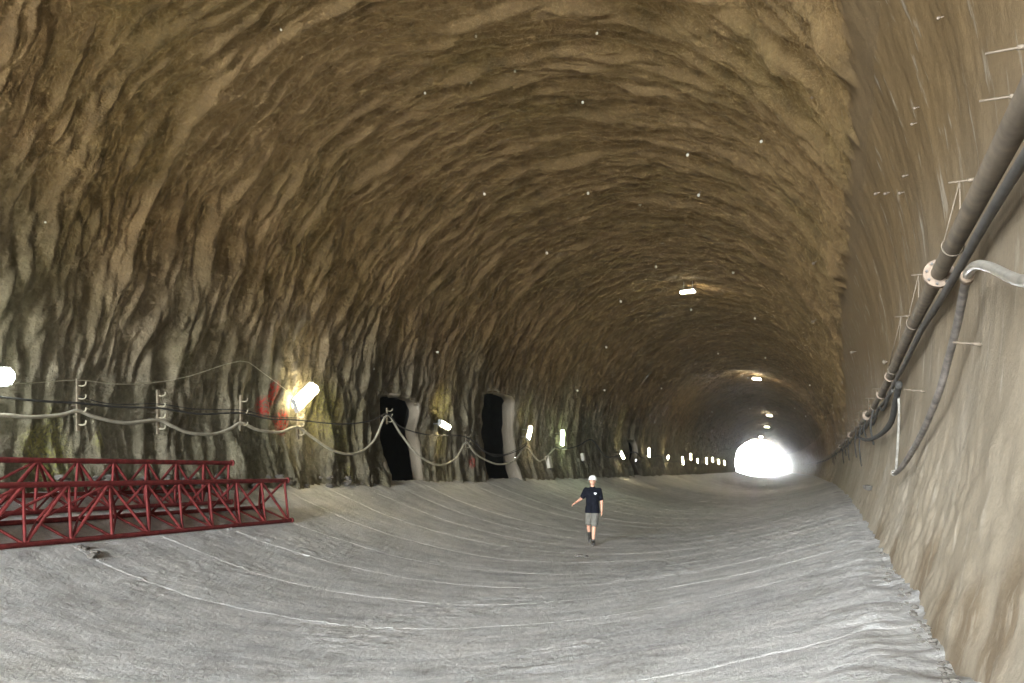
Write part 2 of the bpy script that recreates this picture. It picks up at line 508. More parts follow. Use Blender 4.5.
# niche recesses: jambs, head and back, parts of the left wall
for i, n in enumerate(NICHES):
    s0, s1, zt = n
    zb = EZ - 0.35
    prof = [(s0, z) for z in np.linspace(zb, zt - 0.35, 14)]
    prof += [(s0 + 0.05 + (s1 - s0 - 0.1) * t, float(niche_top(s0 + 0.05 + (s1 - s0 - 0.1) * t, n))) for t in np.linspace(0, 1, 14)]
    prof += [(s1, z) for z in np.linspace(zt - 0.35, zb, 14)]
    prof = np.array(prof)
    sm = (s0 + s1) / 2
    rows = []
    jd = (0.42, 0.55, 0.5, 0.5)[i]
    depth = [(-0.70, 0.55), (-0.07, 0.22), (0.02, 0.05), (-0.12, 0.02), (-jd * .6, 0.0), (-jd, 0.0), (-jd - .06, 0.15), (-jd - .15, 0.8), (-jd - .3, 1.5), (-2.2, 2.0), (-5.0, 2.0)]
    for k, (dx, grow) in enumerate(depth):
        ps = prof.copy()
        ps[:, 0] += np.sign(prof[:, 0] - sm) * grow * np.clip(np.abs(prof[:, 0] - sm) / ((s1 - s0) / 2), 0, 1)
        ps[:, 1] += grow * smooth(zt - 1.0, zt, prof[:, 1])
        # the foot of the far jamb spreads out
        foot = (1 - smooth(EZ, EZ + 0.9, ps[:, 1])) * (prof[:, 0] > sm) * 0.25 * (1 if dx > -0.5 else 0.3)
        zz = ps[:, 1]
        ph = np.degrees(np.arctan2(zz - CZ, -np.sqrt(np.maximum(RAD ** 2 - (zz - CZ) ** 2, 1)))) % 360
        rr = RAD + lining_disp(ps[:, 0], ph)
        wx = -np.sqrt(np.maximum(rr ** 2 - (zz - CZ) ** 2, 1))
        wob = (0.06 * perlin(ps[:, 0] * 1.3 + k * 0.9, zz * 1.2 + i * 5) + 0.05 * perlin(ps[:, 0] * 3.3 + k * 0.5, zz * 3.1 + i * 7)) * (1 if k > 1 else 0)
        rows.append(Wv(ps[:, 0] + wob - foot * 0, wx + dx + foot * 0, zz + wob))
    V = np.stack(rows, 0)
    o = new_obj('niche_jamb', grid_mesh('niche_jamb', V[:6]), SETTING['wall_left'], MATS['smooth_wall'])
    o['label'] = 'pale sprayed concrete jamb of the dark niche'
    g = o.data.attributes.new('grey', 'FLOAT', 'POINT'); g.data.foreach_set('value', np.ones(len(o.data.vertices), np.float32))
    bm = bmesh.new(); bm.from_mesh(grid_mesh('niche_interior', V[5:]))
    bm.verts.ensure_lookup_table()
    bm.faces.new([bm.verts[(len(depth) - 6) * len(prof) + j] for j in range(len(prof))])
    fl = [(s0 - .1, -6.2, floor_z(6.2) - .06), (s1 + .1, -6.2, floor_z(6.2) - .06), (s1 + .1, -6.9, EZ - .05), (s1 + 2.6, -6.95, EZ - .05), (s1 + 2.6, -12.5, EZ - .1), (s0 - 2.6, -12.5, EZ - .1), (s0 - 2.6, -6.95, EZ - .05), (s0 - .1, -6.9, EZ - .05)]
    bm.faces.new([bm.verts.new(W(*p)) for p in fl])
    o = bm_to('niche_interior', bm, SETTING['wall_left'], MATS['niche_shade'])
    o['label'] = 'niche interior coloured black for its deep shade'

# ------------------------------------------------------------------ floor: sub-base with cast bays on it
xs = np.linspace(-7.0, 7.0, 60)
sb = np.concatenate([np.linspace(-46, 0, 20), np.linspace(2, 90, 60), np.linspace(95, S_END + 2, 50)])
Sg, Xg = np.meshgrid(sb, xs, indexing='ij')
Zg = floor_z(Xg) - np.where(Sg < 91, 0.14, 0.0) + 0.0 * Sg
floor = structure(new_obj('floor', grid_mesh('floor', Wv(Sg, Xg, Zg)), None, MATS['floor']), 'concave grey concrete tunnel floor cast in bays')
JOINTS = [-44, -38, -32, -26, -20, -14, -8, -4.2, -2.3, -0.4, 1.5]
while JOINTS[-1] < 92: JOINTS.append(JOINTS[-1] + (1.9 if JOINTS[-1] < 60 else 3.8))
for i, (a, b) in enumerate(zip(JOINTS, JOINTS[1:])):
    near = a > -1
    step = 0.045 if (near and a < 15) else 0.07 if (near and a < 24) else (0.14 if a < 50 else 0.3)
    lat = 0.05 if (near and a < 15) else 0.075 if (near and a < 24) else (0.13 if a < 50 else 0.28)
    nx = int(13.8 / lat); ns = max(6, int((b - a) / step))
    x = np.linspace(-6.9, 6.9, nx); t = np.concatenate([[0], np.linspace(0, 1, ns), [1]])
    T, X = np.meshgrid(t, x, indexing='ij')
    ja = 0.16 * perlin(X * 0.35 + a * 3.1, X * 0 + a) + 0.05 * perlin(X * 1.6, X * 0 + a * 1.7)
    jb = 0.16 * perlin(X * 0.35 + b * 3.1, X * 0 + b) + 0.05 * perlin(X * 1.6, X * 0 + b * 1.7)
    S = (a + ja) * (1 - T) + (b + jb - 0.012) * T
    lip = random.uniform(0.0006, 0.0030); rise = 0.0
    H = rise * .3 + lip * (0.5 - T) * np.clip(0.45 + 2.2 * perlin(X * 0.5 + a, T * 0 + 3), 0, 1.6)
    H = H + 0.009 * perlin(S * 1.2, X * 0.5) + 0.005 * perlin(S * 3.5, X * 3.1) + 0.004 * perlin(S * 9, X * 8)
    # trampled crumbs in places
    cr = smooth(0.15, 0.45, perlin(S * 0.5 + 50, X * 0.45 + 20))
    H = H + cr * (0.02 * np.maximum(0, perlin(S * 6, X * 6)) + 0.012 * perlin(S * 12, X * 11))
    # uneven foot along the right and left walls
    ed = smooth(5.7, 6.5, np.abs(X))
    H = H + ed * (0.018 * perlin(S * 2.0 + 9, X * 2) + 0.02 * perlin(S * 5.5, X * 5)) - 0.06 * smooth(6.35, 6.7, X)
    Z = floor_z(X) + H
    # downstand edges so that a bay is a slab
    S[1, :] += 0.03; Z[0, :] -= 0.02 if random.random() < 0.75 else 0.001; Z[-1, :] -= 0.10
    o = new_obj('floor_slab', grid_mesh('floor_slab', Wv(S, X, Z)), floor, MATS['floor' if a > -3 else 'unseen_dark_floor'])  # bays out of view get the dark colour, holding down fill light
    o.data.set_sharp_from_angle(angle=math.radians(45))

# ground outside both mouths, dark; near one cut short to light the vault
for s_a, s_b in ((-48, -24.0), (S_END - 2, S_END + 40)):
    sg = np.linspace(s_a, s_b, 30); xg = np.linspace(-120, 120, 30)
    Sg, Xg = np.meshgrid(sg, xg, indexing='ij')
    Zg = -0.25 + 0.0 * Sg
    structure(new_obj('ground', grid_mesh('ground', Wv(Sg, Xg, Zg)), None, MATS['outside_ground']), 'bare ground outside the tunnel mouth')

# sampling portal across the near mouth (it gives no light itself)
def mouth_portal(c, u, v, n, w, h):
    ld = bpy.data.lights.new('mouth_portal', 'AREA'); ld.shape = 'RECTANGLE'; ld.size = w; ld.size_y = h
    ld.cycles.is_portal = True
    lo = bpy.data.objects.new('mouth_portal', ld); COL.objects.link(lo)
    u, v, n = u.normalized(), v.normalized(), n.normalized()
    lo.matrix_world = Matrix(((u.x, v.x, -n.x, c.x), (u.y, v.y, -n.y, c.y), (u.z, v.z, -n.z, c.z), (0, 0, 0, 1)))
_a, _b = W(-36.0, 0, -0.3), W(-20.6, 0, 11.2)
_v = (_b - _a); _n = _v.cross(Vector((1, 0, 0))); _n = _n if _n.y > 0 else -_n
mouth_portal((_a + _b) / 2, _v.cross(_n), _v, _n, 17.0, _v.length)

# thin dust haze filling the bore
def haze():
    sg = np.linspace(8.0, S_END + 3, 60); pg = np.linspace(0, 2 * np.pi, 33)[:-1]
    bm = bmesh.new(); rings = []
    for s in sg:
        rings.append([bm.verts.new(W(s, 7.6 * math.cos(p), CZ + 7.6 * math.sin(p))) for p in pg])
    for a, b in zip(rings, rings[1:]):
        for k in range(32): bm.faces.new((a[k], a[(k + 1) % 32], b[(k + 1) % 32], b[k]))
    bm.faces.new(rings[0][::-1]); bm.faces.new(rings[-1])
    m = bpy.data.materials.new('dust_haze'); m.use_nodes = True
    nt = m.node_tree; nt.nodes.remove(nt.nodes['Principled BSDF'])
    v = N(nt, 'ShaderNodeVolumeScatter'); v.inputs['Color'].default_value = (0.80, 0.88, 1.0, 1)
    v.inputs['Density'].default_value = HAZE; v.inputs['Anisotropy'].default_value = 0.55
    nt.links.new(v.outputs[0], nt.nodes['Material Output'].inputs['Volume'])
    o = bm_to('dust_haze', bm, None, m); o['kind'] = 'stuff'
    tag(o, 'thin dusty haze hanging in the tunnel bore', 'haze')
HAZE = 0.0009
haze()

#OBJECTS
# ------------------------------------------------------------------ red lattice girders lying along the left wall
def girder(name, label, x_front, x_back, s_a, s_b, nbay, dz=0.0):
    zf = float(floor_z(x_front)) + 0.045 + dz; zb = float(floor_z(x_back)) + 0.045 + dz
    A = np.array([x_front, zf]); B = np.array([x_back, zb])
    mid = (A + B) / 2; t = (B - A) / np.linalg.norm(B - A)
    nrm = np.array([-t[1], t[0]]); nrm = nrm if nrm[1] > 0 else -nrm
    C = mid + nrm * 0.76
    org = W(s_a, *A)
    root = empty(name, org)
    def P(k, Q):
        return W(s_a + (s_b - s_a) * k / nbay, Q[0], Q[1]) - org
    for Q, r, nm in ((A, 0.04, 'bottom_chord'), (B, 0.04, 'bottom_chord'), (C, 0.045, 'top_chord')):
        e = 0.10 / ((s_b - s_a) / nbay)
        bm = bmesh.new(); bm_tube(bm, [P(-e, Q), P(nbay + e, Q)], r, 8)
        o = bm_to(nm, bm, root, MATS['red_steel'], auto=40)
        for k in (-e, nbay + e):
            bm = bmesh.new(); d = 0.02 / ((s_b - s_a) / nbay)
            bm_tube(bm, [P(k - d, Q), P(k + d, Q)], r * 1.5, 10)
            bm_to('end_plate', bm, o, MATS['red_steel'], auto=40)
    def bar(p, q, nm, r=0.026):
        bm = bmesh.new(); bm_tube(bm, [p, q], r, 6); bm_to(nm, bm, root, MATS['red_steel'], auto=50)
    h = nbay / 2
    for k in range(nbay + 1):
        for Q in (A, B):
            bar(P(k, Q), P(k, C), 'strut')
        bar(P(k, A), P(k, B), 'cross_tie', 0.022)
        if k < nbay:
            for Q in (A, B):
                if k < h: bar(P(k, Q), P(k + 1, C), 'diagonal')
                else: bar(P(k, C), P(k + 1, Q), 'diagonal')
            bar(P(k, A), P(k + 1, B), 'floor_diagonal', 0.02)
    tag(root, label, 'girder', 'red lattice girders by the left wall')
    return root

girder('lattice_girder', 'front red steel lattice girder lying on the floor, nearer the camera', -4.80, -5.60, 5.4, 14.65, 12)
girder('lattice_girder', 'rear red steel lattice girder behind the other, close against the rough wall', -5.88, -6.50, 4.9, 13.95, 12, 0.03)

# ------------------------------------------------------------------ lamps
def wall_normal(s, phi_d):
    p = math.radians(phi_d)
    return (W(s, 0, CZ) - W(s, RAD * math.cos(p), CZ + RAD * math.sin(p))).normalized()

def lamp_fixture(name, label, pos, axis, normal, length, mat, width=0.16, group=None, stalk=0.18, cat='lamp'):
    axis = axis.normalized(); normal = (normal - axis * normal.dot(axis)).normalized(); side = normal.cross(axis)
    rot = Matrix((axis, side, normal)).transposed()
    root = empty(name, pos)
    bm = bmesh.new(); bm_box(bm, (0, 0, 0), (length, width, 0.05), None, 0.012); bm.transform(rot.to_4x4())
    hs = bm_to('housing', bm, root, MATS['lamp_grey'], auto=40)
    bm = bmesh.new(); bm_tube(bm, [(-length * .46, 0, 0.075), (length * .46, 0, 0.075)], width * 0.36, 10); bm.transform(rot.to_4x4())
    bm_to('tube', bm, root, MATS[mat], auto=50)['label'] = 'glowing lamp tube'
    for e in (-1, 1):
        bm = bmesh.new(); bm_box(bm, (e * length * .485, 0, 0.06), (length * .04, width * .9, 0.11), None, 0.008); bm.transform(rot.to_4x4())
        bm_to('end_cap', bm, root, MATS['lamp_grey'], auto=40)
        bm = bmesh.new(); bm_tube(bm, [(e * length * .3, 0, -0.02), (e * length * .3, 0, -stalk)], 0.012, 6); bm.transform(rot.to_4x4())
        bm_to('bracket', bm, root, MATS['lamp_grey'])
    tag(root, label, cat, group)
    return root

ORD = ['first', 'second', 'third', 'fourth', 'fifth', 'sixth', 'seventh', 'eighth', 'ninth', 'tenth', 'eleventh', 'twelfth', 'thirteenth', 'fourteenth', 'fifteenth']
WALL_LAMPS = [  # px, py, tilt in the wall plane, length, material, label
    (-1, 377, 10, 0.30, 'tube_white', 'brilliant white work lamp at the left edge above the cables'),
    (303, 397, 36, 0.95, 'tube_warm', 'large bright wall lamp tilted upward beside the red paint marks'),
    (443, 425, -12, 0.72, 'tube_warm', 'bright wall lamp on the pier between the two dark niches'),
    (528, 433, 56, 0.72, 'tube_warm', 'steeply tilted wall lamp beside the far jamb of the taller niche'),
    (561, 438, 80, 0.85, 'tube_green', 'greenish upright wall lamp left of the walking person'),
]
for k, (px, py) in enumerate(((621, 455), (648, 453), (667, 458), (682, 461), (690, 457), (697, 461), (706, 461), (712, 460), (718, 462), (724, 463))):
    WALL_LAMPS.append((px, py, (-30, 60, 20, 75, 60, 30, 80, 45, 60, 70)[k], 0.85, 'tube_warm', 'small glowing wall lamp in the distance, %s beyond the greenish one' % ORD[k]))
for px, py, tilt, ln, mt, lab in WALL_LAMPS:
    s, x, z = hit(px, py, 0.2)
    ph = math.degrees(math.atan2(z - CZ, x)) % 360
    n = wall_normal(s, ph)
    along = (W(s + .5, 0, 0) - W(s - .5, 0, 0)).normalized()
    upv = along.cross(n); upv = upv if upv.z > 0 else -upv
    ax = along * math.cos(math.radians(tilt)) + upv * math.sin(math.radians(tilt))
    lamp_fixture('tunnel_lamp', lab, W(s, x, z), ax, n, ln, mt, {-1: 0.34, 303: 0.42}.get(px, 0.24), group='lamps along the left wall', stalk=0.34)
for k, (px, py) in enumerate(((688, 290), (757, 378), (769.5, 415), (767, 426.5), (761, 436.5))):
    s, x, z = hit(px, py, 0.3)
    ph = math.degrees(math.atan2(z - CZ, x))
    n = wall_normal(s, ph)
    along = (W(s + .5, 0, 0) - W(s - .5, 0, 0)).normalized()
    side = along.cross(n).normalized()
    lab = 'ceiling lamp nearest the camera, glowing on the dark vault' if k == 0 else 'small ceiling lamp lighting a ring of the vault, %s from the camera' % ORD[k]
    lamp_fixture('ceiling_lamp', lab, W(s, x, z), side * .9 + along * .4, n, 0.8, 'tube_ceiling' if k == 0 else 'tube_far', 0.2, 'lamps along the crown of the vault', stalk=0.5)

# ------------------------------------------------------------------ cables along the left wall
def wall_path(pts, off=0.12, n=5):
    return catmull([W(*hit(px, py, off)) for px, py in pts], n)

def strand(name, label, cat, path, rad, mat, seg=8, group=None):
    bm = bmesh.new(); bm_tube(bm, path, rad, seg)
    return tag(bm_to(name, bm, None, MATS[mat]), label, cat, group)

HOSE_A = [(-40, 418), (0, 415), (30, 417), (60, 415), (78, 411), (95, 417), (125, 423), (158, 420), (172, 426), (190, 433), (213, 434), (230, 429), (241, 423), (258, 430), (280, 432), (297, 427),
          (312, 437), (330, 449), (347, 454), (362, 451), (375, 439), (387, 415), (400, 433), (417, 454), (438, 465), (455, 459), (466, 443), (476, 454), (496, 464), (514, 461), (526, 447),
          (540, 461), (555, 448)]
strand('thick_hose', 'thick pale hose hung in loops along the left wall across the niches', 'hose', wall_path(HOSE_A, 0.16), 0.036, 'pale_hose', 10)
strand('power_cable', 'dark cable strung above the thick pale hose on the left wall', 'cable',
       wall_path([(-40, 394), (0, 397), (40, 401), (78, 403), (118, 407), (158, 408), (200, 414), (240, 413), (270, 419), (297, 420), (340, 424), (370, 421), (387, 414), (401, 427), (429, 435), (466, 437), (493, 456), (517, 451), (526, 445)], 0.19), 0.020, 'black_cable')
strand('slack_cable', 'thin cable sagging just over the dark cable at the left edge', 'cable',
       wall_path([(78, 396), (110, 404), (158, 404), (195, 409), (240, 410), (268, 416), (297, 418)], 0.20), 0.010, 'black_cable')
strand('signal_wire', 'thin pale wire rising over the cables to a peak above the girders', 'wire',
       wall_path([(-30, 384), (30, 383), (78, 380), (115, 384), (150, 383), (190, 376), (240, 361), (262, 372), (299, 400)], 0.16, 3), 0.009, 'pale_wire')
strand('niche_cable', 'thin black cable dipping across the mouth of the taller niche', 'cable',
       wall_path([(466, 440), (480, 450), (500, 455), (515, 450), (527, 443)], 0.22), 0.013, 'black_cable')
strand('far_cable', 'black cable looping between lamps beyond the taller niche', 'cable',
       wall_path([(555, 447), (564, 449), (578, 446), (592, 440), (605, 456), (618, 456), (634, 452), (644, 458), (660, 456), (672, 462), (685, 460), (700, 464), (715, 464), (728, 466)], 0.26), 0.035, 'black_cable')

def cable_hanger(px, y0, y1, label):
    a = W(*hit(px, y1, 0.06)); b = W(*hit(px, y0, 0.06))
    s, x, z = hit(px, (y0 + y1) / 2, 0.06)
    ph = math.degrees(math.atan2(z - CZ, x)) % 360
    n = wall_normal(s, ph)
    root = empty('cable_hanger', a)
    al = (W(s + .5, 0, 0) - W(s, 0, 0)).normalized(); d = (b - a); L = d.length; d.normalize()
    rot = Matrix((al, n, d)).transposed()
    bm = bmesh.new(); bm_box(bm, (0, 0, L / 2), (0.07, 0.04, L), None, 0.006); bm.transform(rot.to_4x4())
    bm_to('strip', bm, root, MATS['hook_wood'], auto=40)
    m = max(3, int(L / 0.22))
    for k in range(m):
        zz = L * (k + .5) / m
        pts = [(0, 0.0, zz), (0.02, 0.09, zz - 0.02), (0.03, 0.16, zz), (0.03, 0.17, zz + 0.06)]
        bm = bmesh.new(); bm_tube(bm, catmull(pts, 3), 0.014, 6); bm.transform(rot.to_4x4())
        bm_to('hook', bm, root, MATS['pale_wire'])
    bm = bmesh.new(); bm_tube(bm, [(0, -0.35, L * .5), (0, 0.0, L * .5)], 0.012, 6); bm.transform(rot.to_4x4())
    bm_to('anchor', bm, root, MATS['bolt_rod'])
    tag(root, label, 'cable hanger', 'hangers carrying the left wall cables')

cable_hanger(78, 379, 431, 'hooked cable hanger nearest the left edge, right of the white lamp')
cable_hanger(158, 390, 434, 'hooked cable hanger above the middle of the red girders')
cable_hanger(241, 395, 431, 'hooked cable hanger above the right end of the red girders')
cable_hanger(298, 404, 439, 'short hooked cable hanger directly below the large tilted lamp')
cable_hanger(387, 408, 424, 'short hanger at the edge of the first dark niche')
cable_hanger(466, 434, 450, 'short hanger on the pier before the taller niche')

def junction_box(px, py, h, label):
    s, x, z = hit(px, py, 0.14)
    n = wall_normal(s, math.degrees(math.atan2(z - CZ, x)) % 360)
    al = (W(s + .5, 0, 0) - W(s, 0, 0)).normalized(); d = al.cross(n); d = d if d.z > 0 else -d
    rot = Matrix((al, n, d)).transposed()
    root = empty('junction_box', W(s, x, z))
    bm = bmesh.new(); bm_box(bm, (0, 0, 0), (h * .75, 0.16, h), None, 0.02); bm.transform(rot.to_4x4()); bm_to('box', bm, root, MATS['box_grey'], auto=40)
    bm = bmesh.new(); bm_box(bm, (0, 0.085, 0), (h * .66, 0.02, h * .88), None, 0.006); bm.transform(rot.to_4x4()); bm_to('lid', bm, root, MATS['box_grey'], auto=40)
    bm = bmesh.new(); bm_tube(bm, [(0, 0, -h * .5), (0, 0, -h * .5 - 0.1)], 0.025, 8); bm.transform(rot.to_4x4()); bm_to('gland', bm, root, MATS['black_cable'])
    bm = bmesh.new(); bm_tube(bm, [(0, -0.3, 0), (0, -0.05, 0)], 0.02, 6); bm.transform(rot.to_4x4()); bm_to('anchor', bm, root, MATS['bolt_rod'])
    tag(root, label, 'junction box', 'junction boxes beyond the taller niche')
junction_box(549, 462, 0.6, 'larger grey junction box under the greenish lamp')
junction_box(583, 457, 0.42, 'smaller grey junction box on the far cable behind the person')

# ------------------------------------------------------------------ pipes on the right wall
PIPE_PX = [(1024, 150), (995, 200), (966, 252), (951, 276), (945, 311 - 24), (926, 324), (908, 356), (897, 380), (883, 403), (874, 412)]
p_s = np.array([-6.0, 2.0, 3.7, 4.5, 6.5, 9.0, 12.0, 14.5, 18, 22, 30, 45, 70, 110, 160])
p_z = np.array([3.58, 3.58, 3.58, 3.58, 3.58, 3.56, 3.44, 3.37, 3.36, 3.40, 3.48, 3.42, 3.36, 3.3, 3.3])
def pipe_xyz(s, off, dz=0.0):
    z = float(np.interp(s, p_s, p_z)) + dz
    off = off + 0.16 * float(smooth(22, 60, np.array(float(s))))      # stands off the rougher lining further in
    return W(s, math.sqrt((RAD + 0.06 - off) ** 2 - (z - CZ) ** 2), z)
def pipe_path(s0, s1, off, dz, n, wob=0.0):
    return [pipe_xyz(s, off, dz + wob * math.sin(s * 1.7)) for s in np.linspace(s0, s1, n)]
root = empty('water_pipe', pipe_xyz(-6, 0.12))
def pipe_part(nm, pts, r, mat, parent=root, seg=16):
    bm = bmesh.new(); bm_tube(bm, [Vector(p) - root.location for p in pts], r, seg); return bm_to(nm, bm, parent, MATS[mat], auto=50)
pipe_part('pipe_run', pipe_path(-6, 6.55, 0.12, 0, 24), 0.056, 'pipe_steel')
pipe_part('pipe_run', pipe_path(6.55, 14.5, 0.12, 0, 18), 0.056, 'pipe_steel')
pipe_part('pipe_run', pipe_path(14.5, 40, 0.12, 0, 60, 0.02), 0.050, 'pipe_steel')
pipe_part('pipe_run', pipe_path(40, 160, 0.12, 0, 60, 0.02), 0.050, 'pipe_steel')
for s in (6.55, 20.0, 33.0, 47.0, 61.0):
    for e in (-1, 1):
        f = pipe_part('flange', [pipe_xyz(s + e * .006, .12), pipe_xyz(s + e * .034, .12)], 0.105, 'flange_steel', seg=24)
    if s < 7:
        c = pipe_xyz(s, .12); ax = (pipe_xyz(s + .1, .12) - pipe_xyz(s - .1, .12)).normalized()
        uu = ax.cross(Vector((0, 0, 1))).normalized(); vv = ax.cross(uu)
        for k in range(8):
            w = (uu * math.cos(k * math.pi / 4 + .2) + vv * math.sin(k * math.pi / 4 + .2)) * 0.083
            pipe_part('bolt', [c + w - ax * .055, c + w + ax * .055], 0.010, 'dark_pipe', f, seg=6)
for s in (12.3, 14.5):
    pipe_part('clamp', [pipe_xyz(s - .05, .12), pipe_xyz(s + .05, .12)], 0.072, 'flange_steel', seg=16)
tag(root, 'thick brown steel pipe with a bolted flange running along the right wall', 'pipe')
strand('cable_conduit', 'thin dark conduit slung under the thick pipe on the right wall', 'conduit', pipe_path(-6, 26, 0.07, -0.115, 60, 0.012), 0.027, 'dark_pipe', 10)
strand('long_cable', 'black cable wandering below the pipe into the distance', 'cable', [pipe_xyz(s, .10, -.17 - .10 * abs(math.sin(s * .62)) - .05 * math.sin(s * 1.9)) for s in np.linspace(12.0, 120, 260)], 0.022, 'black_cable', 6)

def rwall(px, py, off): return W(*hit(px, py, off - 0.06))
hose = catmull([rwall(1075, 255, .10), rwall(1050, 277, .10), rwall(1024, 281, .10), rwall(1008, 276, .10), rwall(992, 268, .11), rwall(978, 265, .13), rwall(969, 272, .13), rwall(964, 290, .11), rwall(957, 325, .09),
                rwall(948, 360, .08), rwall(938, 395, .08), rwall(922, 433, .08), rwall(908, 458, .08), rwall(898, 471, .09), rwall(894, 473, .09)], 8)
ns = len(hose)
root_h = empty('drain_hose', hose[0])
def hp(nm, pts, r, mat):
    bm = bmesh.new(); bm_tube(bm, [p - hose[0] for p in pts], r, 12); return bm_to(nm, bm, root_h, MATS[mat])
cut = int(ns * 0.46)
hp('upper_length', hose[:cut + 1], 0.026, 'grey_hose')['label'] = 'shiny grey upper length of the hose'
hp('lower_length', hose[cut:], 0.026, 'worn_black_hose')['label'] = 'worn dark hanging length of the hose'
hp('coupling', hose[cut - 1:cut + 2], 0.036, 'flange_steel')
hp('end_cap', [hose[-1], hose[-1] + (hose[-1] - hose[-2]).normalized() * 0.03], 0.032, 'grey_hose')
tag(root_h, 'grey hose bending off the pipe and hanging down the right wall', 'hose')
strand('hanging_rope', 'pale thin hose hanging straight from the pipe clamp to the low hose end', 'rope',
       catmull([rwall(898, 386, .14), rwall(899, 410, .12), rwall(898, 440, .11), rwall(896, 470, .10)], 6), 0.014, 'grey_hose')
strand('black_hose', 'short black hose curving from the pipe clamp back along the wall', 'hose',
       catmull([rwall(899, 384, .16), rwall(895, 405, .14), rwall(890, 424, .12), rwall(878, 436, .12), rwall(866, 440, .13), rwall(858, 437, .13)], 6), 0.036, 'black_cable', 10)

def pin(px, py, ln, label, wires=(), cat='steel pin', nm='steel_pin', group=None, r=0.006):
    s, x, z = hit(px, py, -0.06)
    n = wall_normal(s, math.degrees(math.atan2(z - CZ, x)))
    b = W(s, x, z)
    rt = empty(nm, b)
    bm = bmesh.new(); bm_tube(bm, [-n * 0.12, n * ln], r, 8); bm_to('rod', bm, rt, MATS['wire'])
    bm = bmesh.new(); bm_tube(bm, [n * -0.02, n * 0.02], r * 2.2, 8); bm_to('collar', bm, rt, MATS['wire'])
    for k, w in enumerate(wires):
        bm = bmesh.new(); bm_tube(bm, [n * ln * .5] + [Vector(q) - b for q in w], 0.005, 6); bm_to('wire', bm, rt, MATS['wire'])
    tag(rt, label, cat, group)

def loop_at(s):
    c = pipe_xyz(s, .12); ax = (pipe_xyz(s + .1, .12) - pipe_xyz(s - .1, .12)).normalized()
    uu = ax.cross(Vector((0, 0, 1))).normalized(); vv = ax.cross(uu)
    vv = vv if vv.z > 0 else -vv
    return [c + (uu * math.sin(t) + vv * math.cos(t)) * 0.066 for t in np.linspace(0.8, 2 * math.pi - 0.8, 12)]
pin(1014, 96, .15, 'bare steel pin on the right wall above the red mark')
pin(1022, 47, .15, 'topmost bare steel pin near the upper right corner')
pin(977, 344, .13, 'bare steel pin on the right wall beside the hanging hose')
pin(922, 391, .16, 'bare steel pin below the pipe, left of the hanging hose')
pin(884, 362, .03, 'short stub with a pale plug left of the pipe', r=0.02)
for px, py, sl, lab in ((971, 180, 5.75, 'wire pipe hanger nearest the flange, on the camera side'), (926, 274, 8.6, 'wire pipe hanger halfway between flange and clamp'),
                        (907, 316, 11.6, 'wire pipe hanger just before the clamp with the hanging rope')):
    l = loop_at(sl)
    pin(px, py, .13, lab, ([l[0]] + l[:], [l[-1]]), 'pipe hanger', 'pipe_hanger', 'wire hangers carrying the thick pipe')
rnd = random.Random(3)
for k, s in enumerate(np.arange(17.0, 72, 3.4)):
    c = pipe_xyz(s, .12)
    top = pipe_xyz(s, .02, .30 + .2 * rnd.random())
    rt = empty('pipe_hanger', top)
    l = [p - top for p in loop_at(s)]
    bm = bmesh.new(); bm_tube(bm, [Vector((.25, 0, 0)), Vector((-.12, 0, 0))], 0.009, 6); bm_to('rod', bm, rt, MATS['wire'])
    bm = bmesh.new(); bm_tube(bm, [Vector((-.05, 0, 0))] + l, 0.008, 6); bm_to('wire', bm, rt, MATS['wire'])
    if rnd.random() < 0.75:
        a = l[6]; dn = 0.4 + 0.7 * rnd.random()
        bm = bmesh.new(); bm_tube(bm, catmull([a, a + Vector((-.05, .15, -dn * .5)), a + Vector((-.02, .05 - .3 * rnd.random(), -dn))], 4), 0.02, 6)
        bm_to('loose_end', bm, rt, MATS['black_cable'])
    tag(rt, 'distant wire pipe hanger with cable ends on the right wall', 'pipe hanger', 'distant hangers on the right wall')

